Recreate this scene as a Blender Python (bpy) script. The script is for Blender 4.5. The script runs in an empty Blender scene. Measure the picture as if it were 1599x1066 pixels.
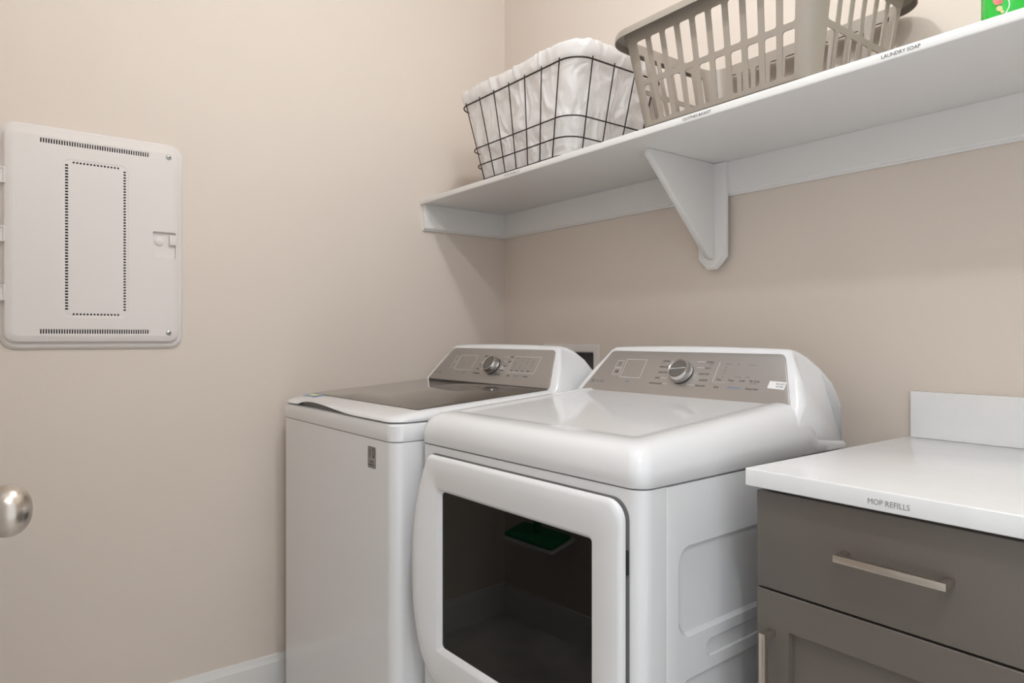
import bpy, bmesh, math, random
from mathutils import Vector, Matrix, noise

# ------------------------------------------------------------------ scene, camera, light
S = bpy.context.scene
COL = S.collection
S.view_settings.view_transform = 'Standard'
S.view_settings.look = 'None'
S.view_settings.gamma = 1.0
S.view_settings.use_curve_mapping = False
S.view_settings.exposure = 0.05

cam_d = bpy.data.cameras.new('camera')
cam_d.sensor_width = 36.0
cam_d.lens = 1068.4 * 36.0 / 1599.0
cam_d.shift_y = -7.3 / 1599.0
cam_d.clip_start = 0.02
cam = bpy.data.objects.new('camera', cam_d)
cam.location = (2.211, -1.644, 1.136)
cam.rotation_euler = (math.radians(90), 0, math.radians(52.75))
COL.objects.link(cam)
S.camera = cam

W = bpy.data.worlds.new('world')
S.world = W
W.use_nodes = True
W.node_tree.nodes['Background'].inputs[0].default_value = (0.92, 0.96, 1.0, 1)
W.node_tree.nodes['Background'].inputs[1].default_value = 1.12      # ambient fill added through the room's open side, in place of a hallway

CEIL = 2.74
LAMPS = [((1.35, -0.93), 262.0), ((2.46, -1.50), 300.0)]      # globe ceiling lamps (built further down)
LAMP_COL = (0.93, 0.96, 0.985)

# ------------------------------------------------------------------ materials
MATS = {}
def mat(name, col, rough=0.5, metal=0.0, coat=0.0, bump=None, var=0.0, vscale=3.0, spec=0.5, trans=0.0, alpha=1.0, aniso=None):
    if name in MATS: return MATS[name]
    m = bpy.data.materials.new(name); m.use_nodes = True
    nt = m.node_tree; b = nt.nodes['Principled BSDF']
    b.inputs['Roughness'].default_value = rough
    b.inputs['Metallic'].default_value = metal
    b.inputs['Coat Weight'].default_value = coat
    b.inputs['Coat Roughness'].default_value = 0.05
    b.inputs['Specular IOR Level'].default_value = spec
    b.inputs['Transmission Weight'].default_value = trans
    tc = nt.nodes.new('ShaderNodeTexCoord')
    n = nt.nodes.new('ShaderNodeTexNoise'); n.inputs['Scale'].default_value = vscale
    n.inputs['Detail'].default_value = 4
    nt.links.new(tc.outputs['Object'], n.inputs['Vector'])
    r = nt.nodes.new('ShaderNodeValToRGB')
    c0 = [max(0, c * (1 - var)) for c in col]; c1 = [min(1, c * (1 + var)) for c in col]
    r.color_ramp.elements[0].color = (*c0, 1); r.color_ramp.elements[1].color = (*c1, 1)
    r.color_ramp.elements[0].position = 0.3; r.color_ramp.elements[1].position = 0.7
    nt.links.new(n.outputs['Fac'], r.inputs['Fac'])
    nt.links.new(r.outputs['Color'], b.inputs['Base Color'])
    if bump:
        sc, st, dist = bump
        n2 = nt.nodes.new('ShaderNodeTexNoise'); n2.inputs['Scale'].default_value = sc
        n2.inputs['Detail'].default_value = 5
        if aniso:
            mp = nt.nodes.new('ShaderNodeMapping'); mp.inputs['Scale'].default_value = aniso
            nt.links.new(tc.outputs['Object'], mp.inputs['Vector']); nt.links.new(mp.outputs[0], n2.inputs['Vector'])
        else:
            nt.links.new(tc.outputs['Object'], n2.inputs['Vector'])
        bp = nt.nodes.new('ShaderNodeBump'); bp.inputs['Strength'].default_value = st
        bp.inputs['Distance'].default_value = dist
        nt.links.new(n2.outputs['Fac'], bp.inputs['Height'])
        nt.links.new(bp.outputs['Normal'], b.inputs['Normal'])
    MATS[name] = m
    return m

M_WALL = mat('wall_paint', (0.73, 0.645, 0.57), 0.75, bump=(180, 0.12, 0.002), var=0.012, vscale=1.2)
M_CEIL = mat('ceiling_paint', (0.80, 0.79, 0.77), 0.85, bump=(150, 0.15, 0.002), var=0.01)
M_FLOOR = mat('floor_vinyl', (0.70, 0.67, 0.63), 0.4, bump=(12, 0.2, 0.002), var=0.2, vscale=5, aniso=(1, 12, 1))
M_TRIM = mat('trim_white_paint', (0.79, 0.78, 0.76), 0.35, var=0.01)
M_SHELF = mat('shelf_white_paint', (0.80, 0.79, 0.775), 0.4, var=0.01, bump=(60, 0.03, 0.001))
M_ENAMEL = mat('white_enamel', (0.80, 0.80, 0.81), 0.10, coat=0.25, var=0.006)
M_PLAST = mat('white_plastic', (0.77, 0.725, 0.695), 0.65, var=0.008)
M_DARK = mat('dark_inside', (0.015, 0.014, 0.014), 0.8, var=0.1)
M_SLOTSHADE = mat('panel_slot_shade', (0.03, 0.02, 0.022), 0.8, var=0.1)
M_SILVER = mat('silver_panel', (0.41, 0.39, 0.375), 0.34, metal=0.75, var=0.02, vscale=2, bump=(60, 0.04, 0.0005), aniso=(1, 30, 30))
M_CHROME = mat('brushed_chrome', (0.62, 0.61, 0.60), 0.16, metal=1.0, var=0.03)
M_DIALFACE = mat('dial_face', (0.20, 0.20, 0.195), 0.28, metal=0.9, var=0.05)
M_LID = mat('smoked_lid_glass', (0.085, 0.070, 0.055), 0.05, coat=0.45, spec=0.5, var=0.03)
M_CAB = mat('cabinet_taupe', (0.135, 0.115, 0.097), 0.38, var=0.05, vscale=2, bump=(90, 0.03, 0.001))
M_NICKEL = mat('satin_nickel', (0.62, 0.56, 0.50), 0.28, metal=1.0, var=0.02)
M_QUARTZ = mat('white_quartz', (0.83, 0.83, 0.83), 0.22, coat=0.2, var=0.012, vscale=30)
M_TAUPE = mat('taupe_plastic', (0.33, 0.288, 0.243), 0.45, var=0.012)
M_WIRE = mat('bronze_wire', (0.035, 0.026, 0.022), 0.5, metal=0.4, var=0.1)
M_BAG = mat('white_bag_plastic', (0.93, 0.91, 0.90), 0.20, var=0.02, vscale=8, bump=(30, 0.5, 0.005))
def bag_mix(m):
    nt = m.node_tree; b = nt.nodes['Principled BSDF']; o = nt.nodes['Material Output']
    t = nt.nodes.new('ShaderNodeBsdfTranslucent'); t.inputs[0].default_value = (0.95, 0.93, 0.92, 1)
    mx = nt.nodes.new('ShaderNodeMixShader'); mx.inputs[0].default_value = 0.45
    nt.links.new(b.outputs[0], mx.inputs[1]); nt.links.new(t.outputs[0], mx.inputs[2]); nt.links.new(mx.outputs[0], o.inputs[0])
bag_mix(M_BAG)
M_PRINT = mat('print_charcoal', (0.07, 0.065, 0.06), 0.6, var=0.02)
M_PRINTG = mat('print_grey', (0.25, 0.24, 0.23), 0.6, var=0.02)
M_PRINTW = mat('print_white', (0.80, 0.78, 0.76), 0.4, var=0.02)
M_PRINTB = mat('print_blue', (0.12, 0.26, 0.48), 0.6, var=0.02)
M_PAPER = mat('white_paper', (0.84, 0.83, 0.83), 0.6, var=0.01)
M_GREENB = mat('green_soap_bottle', (0.02, 0.50, 0.045), 0.15, coat=0.6, var=0.04, vscale=6)
M_TEAL = mat('teal_cap', (0.05, 0.30, 0.22), 0.3, var=0.04)
M_GREENM = mat('green_mop_plastic', (0.02, 0.26, 0.10), 0.4, var=0.05)
M_STEEL = mat('mop_steel', (0.55, 0.55, 0.55), 0.3, metal=1.0, var=0.03)
M_CLOTH = mat('mop_cloth', (0.75, 0.75, 0.72), 0.9, bump=(80, 0.4, 0.003), var=0.05)
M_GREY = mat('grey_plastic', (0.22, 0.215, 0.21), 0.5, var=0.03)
M_BOXIN = mat('outlet_box_grey', (0.22, 0.22, 0.225), 0.6, var=0.04)
M_PINK = mat('sticker_pink', (0.75, 0.22, 0.20), 0.5, var=0.05)
M_YEL = mat('sticker_yellow', (0.70, 0.66, 0.32), 0.5, var=0.05)
M_BLUE = mat('sticker_blue', (0.20, 0.36, 0.60), 0.5, var=0.05)
M_BRASS = mat('brass_valve', (0.55, 0.42, 0.2), 0.35, metal=1.0, var=0.05)
M_BADGE = mat('badge_grey', (0.33, 0.32, 0.32), 0.4, metal=0.4, var=0.03)

def glass_dark():
    m = bpy.data.materials.new('dark_door_glass'); m.use_nodes = True
    nt = m.node_tree; nt.nodes.clear()
    o = nt.nodes.new('ShaderNodeOutputMaterial')
    mx = nt.nodes.new('ShaderNodeMixShader'); fr = nt.nodes.new('ShaderNodeFresnel'); fr.inputs['IOR'].default_value = 1.5
    t = nt.nodes.new('ShaderNodeBsdfTransparent'); t.inputs[0].default_value = (0.17, 0.165, 0.16, 1)
    g = nt.nodes.new('ShaderNodeBsdfGlossy'); g.inputs['Roughness'].default_value = 0.015
    g.inputs['Color'].default_value = (0.72, 0.72, 0.70, 1)
    nt.links.new(fr.outputs[0], mx.inputs[0]); nt.links.new(t.outputs[0], mx.inputs[1]); nt.links.new(g.outputs[0], mx.inputs[2])
    nt.links.new(mx.outputs[0], o.inputs[0])
    return m
M_DGLASS = glass_dark()

def emit(name, col, st):
    m = bpy.data.materials.new(name); m.use_nodes = True
    b = m.node_tree.nodes['Principled BSDF']
    b.inputs['Base Color'].default_value = (0.8, 0.8, 0.8, 1)
    b.inputs['Emission Color'].default_value = (*col, 1); b.inputs['Emission Strength'].default_value = st
    return m

# ------------------------------------------------------------------ mesh helpers
class MB:
    def __init__(s): s.v = []; s.f = []
    def add(s, vs, fs):
        o = len(s.v); s.v += [tuple(p) for p in vs]; s.f += [tuple(i + o for i in q) for q in fs]; return s
    def box(s, x0, x1, y0, y1, z0, z1):
        vs = [(x, y, z) for z in (z0, z1) for y in (y0, y1) for x in (x0, x1)]
        return s.add(vs, [(0, 2, 3, 1), (4, 5, 7, 6), (0, 1, 5, 4), (2, 6, 7, 3), (0, 4, 6, 2), (1, 3, 7, 5)])
    def loft(s, loops, cap0=True, cap1=True, closed=True, wrap=False):
        n = len(loops[0]); vs = [p for l in loops for p in l]; fs = []
        for k in range(len(loops) - (0 if wrap else 1)):
            a = k * n; b = ((k + 1) % len(loops)) * n
            for i in range(n if closed else n - 1):
                j = (i + 1) % n
                fs.append((a + i, a + j, b + j, b + i))
        if cap0 and not wrap: fs.append(tuple(range(n - 1, -1, -1)))
        if cap1 and not wrap: fs.append(tuple((len(loops) - 1) * n + i for i in range(n)))
        return s.add(vs, fs)
    def tube(s, pts, r, closed=False, sides=8):
        pts = [Vector(p) for p in pts]; n = len(pts); loops = []
        up = None
        for i, p in enumerate(pts):
            a = pts[(i - 1) % n] if (closed or i > 0) else p
            b = pts[(i + 1) % n] if (closed or i < n - 1) else p
            t = (b - a).normalized()
            if up is None:
                up = Vector((0, 0, 1)) if abs(t.z) < 0.9 else Vector((1, 0, 0))
            x = t.cross(up).normalized(); up = x.cross(t).normalized()
            loops.append([p + x * (r * math.cos(2 * math.pi * k / sides)) + up * (r * math.sin(2 * math.pi * k / sides)) for k in range(sides)])
        return s.loft(loops, wrap=closed)
    def lathe(s, prof, origin=(0, 0, 0), axis=(0, 0, 1), xdir=None, seg=40):
        """prof: list of (radius, height along axis)"""
        ax = Vector(axis).normalized(); o = Vector(origin)
        x = Vector(xdir).normalized() if xdir else ax.orthogonal().normalized()
        y = ax.cross(x)
        loops = [[o + ax * h + (x * math.cos(2 * math.pi * k / seg) + y * math.sin(2 * math.pi * k / seg)) * r for k in range(seg)] for r, h in prof]
        return s.loft(loops)
    def build(s, name, m, parent=None, smooth=True, ang=35, bevel=0.0, seg=2, bang=40, tf=None):
        me = bpy.data.meshes.new(name)
        bm = bmesh.new()
        bv = [bm.verts.new(p) for p in s.v]
        for q in s.f:
            try: bm.faces.new([bv[i] for i in q])
            except ValueError: pass
        bmesh.ops.recalc_face_normals(bm, faces=bm.faces)
        if bevel:
            es = [e for e in bm.edges if len(e.link_faces) == 2 and e.calc_face_angle() > math.radians(bang)]
            bmesh.ops.bevel(bm, geom=es, offset=bevel, segments=seg, profile=0.5, affect='EDGES', clamp_overlap=True)
        if tf is not None: bm.transform(tf)
        bm.to_mesh(me); bm.free()
        me.materials.append(m)
        if smooth:
            me.polygons.foreach_set('use_smooth', [True] * len(me.polygons))
            me.set_sharp_from_angle(angle=math.radians(ang))
        o = bpy.data.objects.new(name, me); COL.objects.link(o)
        if parent: o.parent = parent
        return o

def rr(x0, x1, y0, y1, r, n=5, sub=1):
    """rounded rectangle outline, counter-clockwise from lower left; r float or 4 radii (x0y0,x1y0,x1y1,x0y1)"""
    rs = [r] * 4 if isinstance(r, (int, float)) else list(r)
    cs = [(x0 + rs[0], y0 + rs[0], 180, rs[0]), (x1 - rs[1], y0 + rs[1], 270, rs[1]), (x1 - rs[2], y1 - rs[2], 0, rs[2]), (x0 + rs[3], y1 - rs[3], 90, rs[3])]
    out = []
    for k, (cx, cy, a0, q) in enumerate(cs):
        arc = [(cx + q * math.cos(math.radians(a0 + 90 * i / n)), cy + q * math.sin(math.radians(a0 + 90 * i / n))) for i in range(n + 1)]
        out += arc
        if sub > 1:
            nx = cs[(k + 1) % 4]; a = arc[-1]; b = (nx[0] + nx[3] * math.cos(math.radians(nx[2])), nx[1] + nx[3] * math.sin(math.radians(nx[2])))
            out += [(a[0] + (b[0] - a[0]) * j / sub, a[1] + (b[1] - a[1]) * j / sub) for j in range(1, sub)]
    return out

def empty(name, loc=(0, 0, 0), rz=0.0):
    o = bpy.data.objects.new(name, None); o.location = loc; o.rotation_euler = (0, 0, math.radians(rz))
    o.empty_display_size = 0.05
    COL.objects.link(o); return o
def tag(o, label, cat, group=None):
    o['label'] = label; o['category'] = cat
    if group: o['group'] = group
    return o
def struct(o):
    o['kind'] = 'structure'; return o

def text_geo(mb, s, size, M, align='CENTER', sx=1.0, spacing=1.0, thick=0.00015):
    c = bpy.data.curves.new('t', 'FONT'); c.body = s; c.size = size; c.align_x = align; c.align_y = 'CENTER'
    c.extrude = thick; c.resolution_u = 3; c.space_character = spacing
    o = bpy.data.objects.new('t', c); COL.objects.link(o)
    dg = bpy.context.evaluated_depsgraph_get()
    me = bpy.data.meshes.new_from_object(o.evaluated_get(dg))
    Sx = Matrix.Diagonal((sx, 1, 1, 1))
    mb.add([M @ (Sx @ v.co) for v in me.vertices], [tuple(p.vertices) for p in me.polygons])
    bpy.data.objects.remove(o); bpy.data.curves.remove(c); bpy.data.meshes.remove(me)

def frame_mat(o, x, y):
    x = Vector(x).normalized(); y = Vector(y).normalized(); z = x.cross(y)
    return Matrix(((x.x, y.x, z.x, o[0]), (x.y, y.y, z.y, o[1]), (x.z, y.z, z.z, o[2]), (0, 0, 0, 1)))

def boolean_cut(obj, cutter):
    md = obj.modifiers.new('cut', 'BOOLEAN'); md.operation = 'DIFFERENCE'; md.object = cutter; md.solver = 'EXACT'
    dg = bpy.context.evaluated_depsgraph_get()
    me = bpy.data.meshes.new_from_object(obj.evaluated_get(dg))
    obj.modifiers.clear(); old = obj.data; obj.data = me; bpy.data.meshes.remove(old)
    cm = cutter.data; bpy.data.objects.remove(cutter); bpy.data.meshes.remove(cm)
    me.polygons.foreach_set('use_smooth', [abs(p.normal.x) < 0.998 for p in me.polygons])
    me.set_sharp_from_angle(angle=math.radians(25))

# ------------------------------------------------------------------ the room
XR, YF = 2.90, -1.79
struct(MB().box(-0.1, XR + 0.1, YF - 0.1, 0.1, -0.08, 0).build('floor', M_FLOOR, smooth=False))
struct(MB().box(-0.1, XR + 0.1, YF - 0.1, 0.1, CEIL, CEIL + 0.08).build('ceiling', M_CEIL, smooth=False))
struct(MB().box(-0.1, 0, YF - 0.1, 0.1, 0, CEIL).build('wall_left', M_WALL, smooth=False))
HX0, HX1, HZ0, HZ1 = 0.272, 0.520, 0.905, 1.086            # hole of the washer outlet box
b = MB()
b.box(0, HX0, 0, 0.1, 0, CEIL); b.box(HX1, XR, 0, 0.1, 0, CEIL)
b.box(HX0, HX1, 0, 0.1, 0, HZ0); b.box(HX0, HX1, 0, 0.1, HZ1, CEIL)
struct(b.build('wall_back', M_WALL, smooth=False))
struct(MB().box(2.455, 2.555, -0.66, 0, 0, CEIL).build('wall_right', M_WALL, smooth=False))
DX0, DX1, DZ = 2.0, 2.78, 2.05
b = MB()
b.box(0, DX0, YF - 0.1, YF, 0, CEIL)
struct(b.build('wall_front', M_WALL, smooth=False))

def baseboard(name, p0, p1, nrm):
    prof = [(0, 0), (0.014, 0), (0.014, 0.098), (0.010, 0.106), (0.008, 0.118), (0, 0.120)]
    p0 = Vector((*p0, 0)); p1 = Vector((*p1, 0)); n = Vector((*nrm, 0))
    struct(MB().loft([[p + n * a + Vector((0, 0, h)) for a, h in prof] for p in (p0, p1)]).build(name, M_TRIM, ang=25))
baseboard('baseboard_left', (0, YF), (0, 0), (1, 0))
baseboard('baseboard_back', (0.014, 0), (1.53, 0), (0, -1))
baseboard('baseboard_front', (0.014, YF), (DX0 - 0.07, YF), (0, 1))
# door casing
b = MB()
b.box(DX0 - 0.065, DX0 + 0.001, YF, YF + 0.014, 0, CEIL)
struct(b.build('trim_1', M_TRIM, bevel=0.003))
# open door folded back along the front wall, its knob reaching into view
door = struct(empty('door_1', (1.995, -1.7075, 0.0)))
lf = MB().box(-0.76, 0, -0.0175, 0.0175, 0.012, 2.03).build('door_leaf', M_TRIM, door, bevel=0.002)
for z0, z1 in ((0.25, 0.85), (1.07, 1.83)):
    pts = [[(x, 0.0175 + d, z) for x, z in rr(-0.66 + i, -0.10 - i, z0 + i, z1 - i, 0.002, 1)] for i, d in ((0, 0), (0.008, 0.006), (0.02, 0.006), (0.032, 0.001))]
    MB().loft(pts).build('door_panel', M_TRIM, door)
KX, KZ = -0.698, 0.949
for sgn in (1, -1):
    rose = MB().lathe([(0.0, 0), (0.033, 0), (0.033, 0.005), (0.028, 0.010), (0.012, 0.012), (0.011, 0.022)], (KX, sgn * 0.0175, KZ), (0, sgn, 0)).build('knob_rose', M_NICKEL, door)
    prof = [(0.011, 0.020)]
    for i in range(0, 17):
        a = math.pi * (0.12 + 0.88 * i / 16)
        prof.append((max(0.0005, 0.0282 * math.sin(a) ** 0.9), 0.0600 - 0.0220 * math.cos(a)))
    if sgn < 0: prof = [(r, h * 0.80) for r, h in prof]
    MB().lathe(prof, (KX, sgn * 0.0175, KZ), (0, sgn, 0)).build('door_knob', M_NICKEL, door, ang=60)
for z in (0.25, 1.02, 1.8):
    MB().lathe([(0.006, -0.045), (0.006, 0.045)], (0.003, 0.012, z), (0, 0, 1), seg=12).build('hinge', M_NICKEL, door)

# ceiling lamps
for i, ((x, y), e) in enumerate(LAMPS):
    t = empty('ceiling_lamp', (x, y, CEIL))
    tag(t, ['round globe ceiling lamp above the washer and dryer', 'round globe ceiling lamp nearest the doorway'][i], 'lamp', 'globe ceiling lamps')
    MB().lathe([(0.0005, -0.0005), (0.075, -0.0005), (0.075, -0.010), (0.06, -0.022), (0.030, -0.030), (0.030, -0.055), (0.0005, -0.055)], (0, 0, 0), (0, 0, 1)).build('canopy', M_NICKEL, t)
    MB().lathe([(max(0.0005, 0.048 * math.sin(math.pi * k / 20)), -0.102 + 0.048 * math.cos(math.pi * k / 20)) for k in range(21)], (0, 0, 0), (0, 0, 1)).build('globe_shade', emit('lamp_globe_%d' % i, LAMP_COL, e), t, ang=180)

# ------------------------------------------------------------------ wall shelf with cleats and bracket
sh = tag(empty('wall_shelf', (0, 0, 1.528)), 'long white wall shelf with cleats and one angled support bracket', 'shelf')
def part(mb, name, m, parent, **k):      # parts given in world coordinates under an unrotated empty
    o = mb.build(name, m, parent, **k)
    o.matrix_parent_inverse = Matrix.Translation(parent.location).inverted()
    return o
part(MB().box(0.0005, 2.4545, -0.389, -0.0005, 1.6215, 1.640), 'shelf_board', M_SHELF, sh, bevel=0.003, seg=3)
def cleat(pts0, pts1, name='cleat'):
    part(MB().loft([pts0, pts1]), name, M_SHELF, sh, ang=20)
cp = [(0, 1.6213), (0.018, 1.6213), (0.018, 1.537), (0.015, 1.533), (0.011, 1.532), (0.0095, 1.528), (0, 1.528)]
cleat([(0.0005 + a, -0.0005, z) for a, z in cp], [(0.0005 + a, -0.379, z) for a, z in cp])
cleat([(0.0185, -0.0005 - a, z) for a, z in cp], [(2.4545, -0.0005 - a, z) for a, z in cp])
# bracket: back plate with clipped corners, and a triangular brace
def plate(i, y):
    x0, x1, z0, z1 = 0.970 + i, 1.064 - i, 1.326 + i, 1.6205
    c = 0.032
    return [(x0, y, z1), (x0, y, z0 + c), (x0 + c, y, z0), (x1 - c, y, z0), (x1, y, z0 + c), (x1, y, z1)]
part(MB().loft([plate(0, -0.0186), plate(0, -0.027), plate(0.004, -0.0275), plate(0.005, -0.031)]), 'bracket_plate', M_SHELF, sh, ang=20)
tri = [(-0.030, 1.6213), (-0.300, 1.6213), (-0.300, 1.609), (-0.052, 1.358), (-0.0312, 1.352)]
part(MB().loft([[(1.008, y, z) for y, z in tri], [(1.026, y, z) for y, z in tri]]), 'bracket_brace', M_SHELF, sh, bevel=0.002)
def shelf_text(s, x0, x1, name, z=1.6305, size=0.0093, m=M_PRINT):
    mb = MB(); w = x1 - x0
    t = MB(); text_geo(t, s, size, Matrix.Identity(4)); ww = max(p[0] for p in t.v) - min(p[0] for p in t.v)
    text_geo(mb, s, size, frame_mat(((x0 + x1) / 2, -0.3893, z), (1, 0, 0), (0, 0, 1)), sx=w / ww)
    o = part(mb, name, m, sh, smooth=False); o['label'] = 'small printed shelf label text'
shelf_text('CLOTHES BASKET', 1.204, 1.281, 'label_lettering')
shelf_text('LAUNDRY SOAP', 1.642, 1.706, 'label_lettering')
shelf_text('TOWELS', 0.519, 0.597, 'label_lettering', size=0.0085, m=M_PRINTG)

# ------------------------------------------------------------------ structured wiring panel on the left wall
en = tag(empty('wiring_enclosure', (0.0, -1.41, 1.104)), 'white louvred wiring enclosure panel on the left wall', 'panel')
def yz(x, loop): return [(x, y, z) for y, z in loop]
P0, P1, Q0, Q1 = -1.628, -1.194, 1.104, 1.698
part(MB().loft([yz(0.0005, rr(P0, P1, Q0, Q1, 0.034)), yz(0.005, rr(P0, P1, Q0, Q1, 0.034)), yz(0.010, rr(P0 + .006, P1 - .006, Q0 + .006, Q1 - .006, 0.030))]), 'mounting_flange', M_PLAST, en, ang=30)
D0, D1, E0, E1 = -1.620, -1.207, 1.122, 1.684
dr = MB()
dl = [yz(0.0190, rr(D0, D1, E0, E1, 0.026)), yz(0.0215, rr(D0 + .003, D1 - .003, E0 + .003, E1 - .003, 0.024)), yz(0.0245, rr(D0 + .012, D1 - .011, E0 + .012, E1 - .012, 0.018)), yz(0.0258, rr(D0 + .018, D1 - .016, E0 + .017, E1 - .017, 0.015))]
dr.loft([yz(0.0102, rr(D0, D1, E0, E1, 0.026))] + dl)
door_p = part(dr, 'enclosure_door', M_PLAST, en, ang=20)
cut = MB()
XA, XB = 0.0102 - 0.001, 0.040
def slot(y, z, w, h): cut.box(0.0125, XB, y - w / 2, y + w / 2, z - h / 2, z + h / 2)
N = 44
for k in range(N):
    y = -1.541 + (0.252) * k / (N - 1)
    slot(y, 1.655, 0.0030, 0.0115); slot(y, 1.150, 0.0030, 0.0115)
for k in range(50):
    z = 1.211 + 0.386 * k / 49
    slot(-1.484, z, 0.0068, 0.0043); slot(-1.347, z, 0.0055, 0.0043)
for k in range(14):
    y = -1.468 + 0.105 * k / 13
    slot(y, 1.606, 0.0044, 0.0046); slot(y, 1.197, 0.0044, 0.0046)
cb = cut.build('cutter', M_SLOTSHADE, smooth=False)
bpy.context.view_layer.update()
cb.matrix_world = Matrix.Identity(4)
# latch pocket
pockets = []
for zc in (1.655, 1.150):
    pockets.append(MB().loft([yz(0.0246, rr(-1.5435, -1.2865, zc - .0062, zc + .0062, 0.001)), yz(0.0275, rr(-1.5520, -1.2780, zc - .0085, zc + .0085, 0.004))]).build('cutter', M_PLAST))
pockets.append(MB().loft([yz(0.0247, rr(-1.4905, -1.3405, 1.1915, 1.6115, 0.018)), yz(0.0275, rr(-1.500, -1.331, 1.182, 1.621, 0.026))]).build('cutter', M_PLAST))
lp = MB().loft([yz(0.016, rr(-1.274, -1.217, 1.364, 1.437, 0.003)), yz(0.04, rr(-1.279, -1.212, 1.358, 1.442, 0.004))]).build('cutter', M_PLAST)
cb.data.materials.append(M_SLOTSHADE)
for s_ in door_p.data.materials: pass
door_p.data.materials.append(M_SLOTSHADE)
bpy.context.view_layer.update()
for pk in pockets: boolean_cut(door_p, pk)
boolean_cut(door_p, cb)
boolean_cut(door_p, lp)
# slots are blind: the shade inside them is painted dark on their faces
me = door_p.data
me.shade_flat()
if len(me.materials) < 2: me.materials.append(M_SLOTSHADE)
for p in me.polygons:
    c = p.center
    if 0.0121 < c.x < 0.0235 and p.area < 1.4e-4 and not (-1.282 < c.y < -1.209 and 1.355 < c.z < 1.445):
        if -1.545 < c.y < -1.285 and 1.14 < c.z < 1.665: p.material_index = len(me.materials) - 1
# latch tongue, thumb button, screws, hinges
part(MB().box(0.0165, 0.0262, -1.232, -1.2135, 1.402, 1.432), 'latch_tongue', M_PLAST, en, bevel=0.0015)
part(MB().lathe([(0.0115, 0), (0.0115, 0.004), (0.006, 0.0065), (0.0005, 0.007)], (0.0162, -1.258, 1.412), (1, 0, 0), seg=24), 'latch_button', M_PLAST, en)
for z in (1.657, 1.147):
    sc = part(MB().lathe([(0.0072, 0), (0.0072, 0.0015), (0.005, 0.003), (0.0005, 0.0033)], (0.0255, -1.2345, z), (1, 0, 0), seg=20), 'screw', M_STEEL, en)
    part(MB().box(0.0287, 0.0291, -1.2385, -1.2305, z - 0.0008, z + 0.0008).box(0.0287, 0.0291, -1.2353, -1.2337, z - 0.004, z + 0.004), 'screw_slot', M_DARK, en, smooth=False)
for z in (1.552, 1.401, 1.250):
    h = MB().tube([(0.028, -1.632, z - 0.016), (0.028, -1.632, z + 0.016)], 0.0025).tube([(0.028, -1.619, z - 0.018), (0.028, -1.619, z + 0.018)], 0.0025)
    h.box(0.020, 0.029, -1.634, -1.617, z + 0.016, z + 0.020).box(0.020, 0.029, -1.634, -1.617, z - 0.020, z - 0.016).box(0.018, 0.026, -1.634, -1.617, z - 0.016, z + 0.016)
    part(h, 'hinge', M_PLAST, en)

# ------------------------------------------------------------------ washer outlet box recessed in the back wall
ob = tag(empty('washer_outlet_box', (0.396, 0, 0.88)), 'white framed recessed water outlet box in back wall behind the washer', 'outlet box')
def xz(y, loop): return [(x, y, z) for x, z in loop]
fo = lambda i: rr(0.249 + i, 0.543 - i, 0.880 + i, 1.110 - i, 0.004)
fi = lambda i: rr(HX0 + 0.005 - i, HX1 - 0.005 + i, HZ0 + 0.005 - i, HZ1 - 0.005 + i, 0.004)
part(MB().loft([xz(-0.0006, fo(0)), xz(-0.007, fo(0.002)), xz(-0.008, fo(0.005)), xz(-0.008, fi(0.004)), xz(-0.004, fi(0)), xz(0.03, fi(0)), xz(-0.0006, fi(0.0055))], cap0=False, cap1=False, wrap=True), 'trim_frame', M_PLAST, ob, ang=25)
part(MB().loft([xz(0.0302, fi(0)), xz(0.085, fi(0)), xz(0.09, fi(-0.004)), ], cap0=False), 'box_recess', M_BOXIN, ob)
for x in (0.33, 0.46):
    part(MB().lathe([(0.011, 0), (0.011, 0.02), (0.016, 0.02), (0.016, 0.03), (0.010, 0.03), (0.010, 0.05)], (x, 0.05, 0.925), (0, 0, 1), seg=20), 'water_valve', M_BRASS, ob)
    part(MB().box(x - 0.02, x + 0.02, 0.045, 0.055, 0.98, 0.988), 'valve_handle', M_PINK if x < 0.4 else M_BLUE, ob, bevel=0.002)

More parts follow.
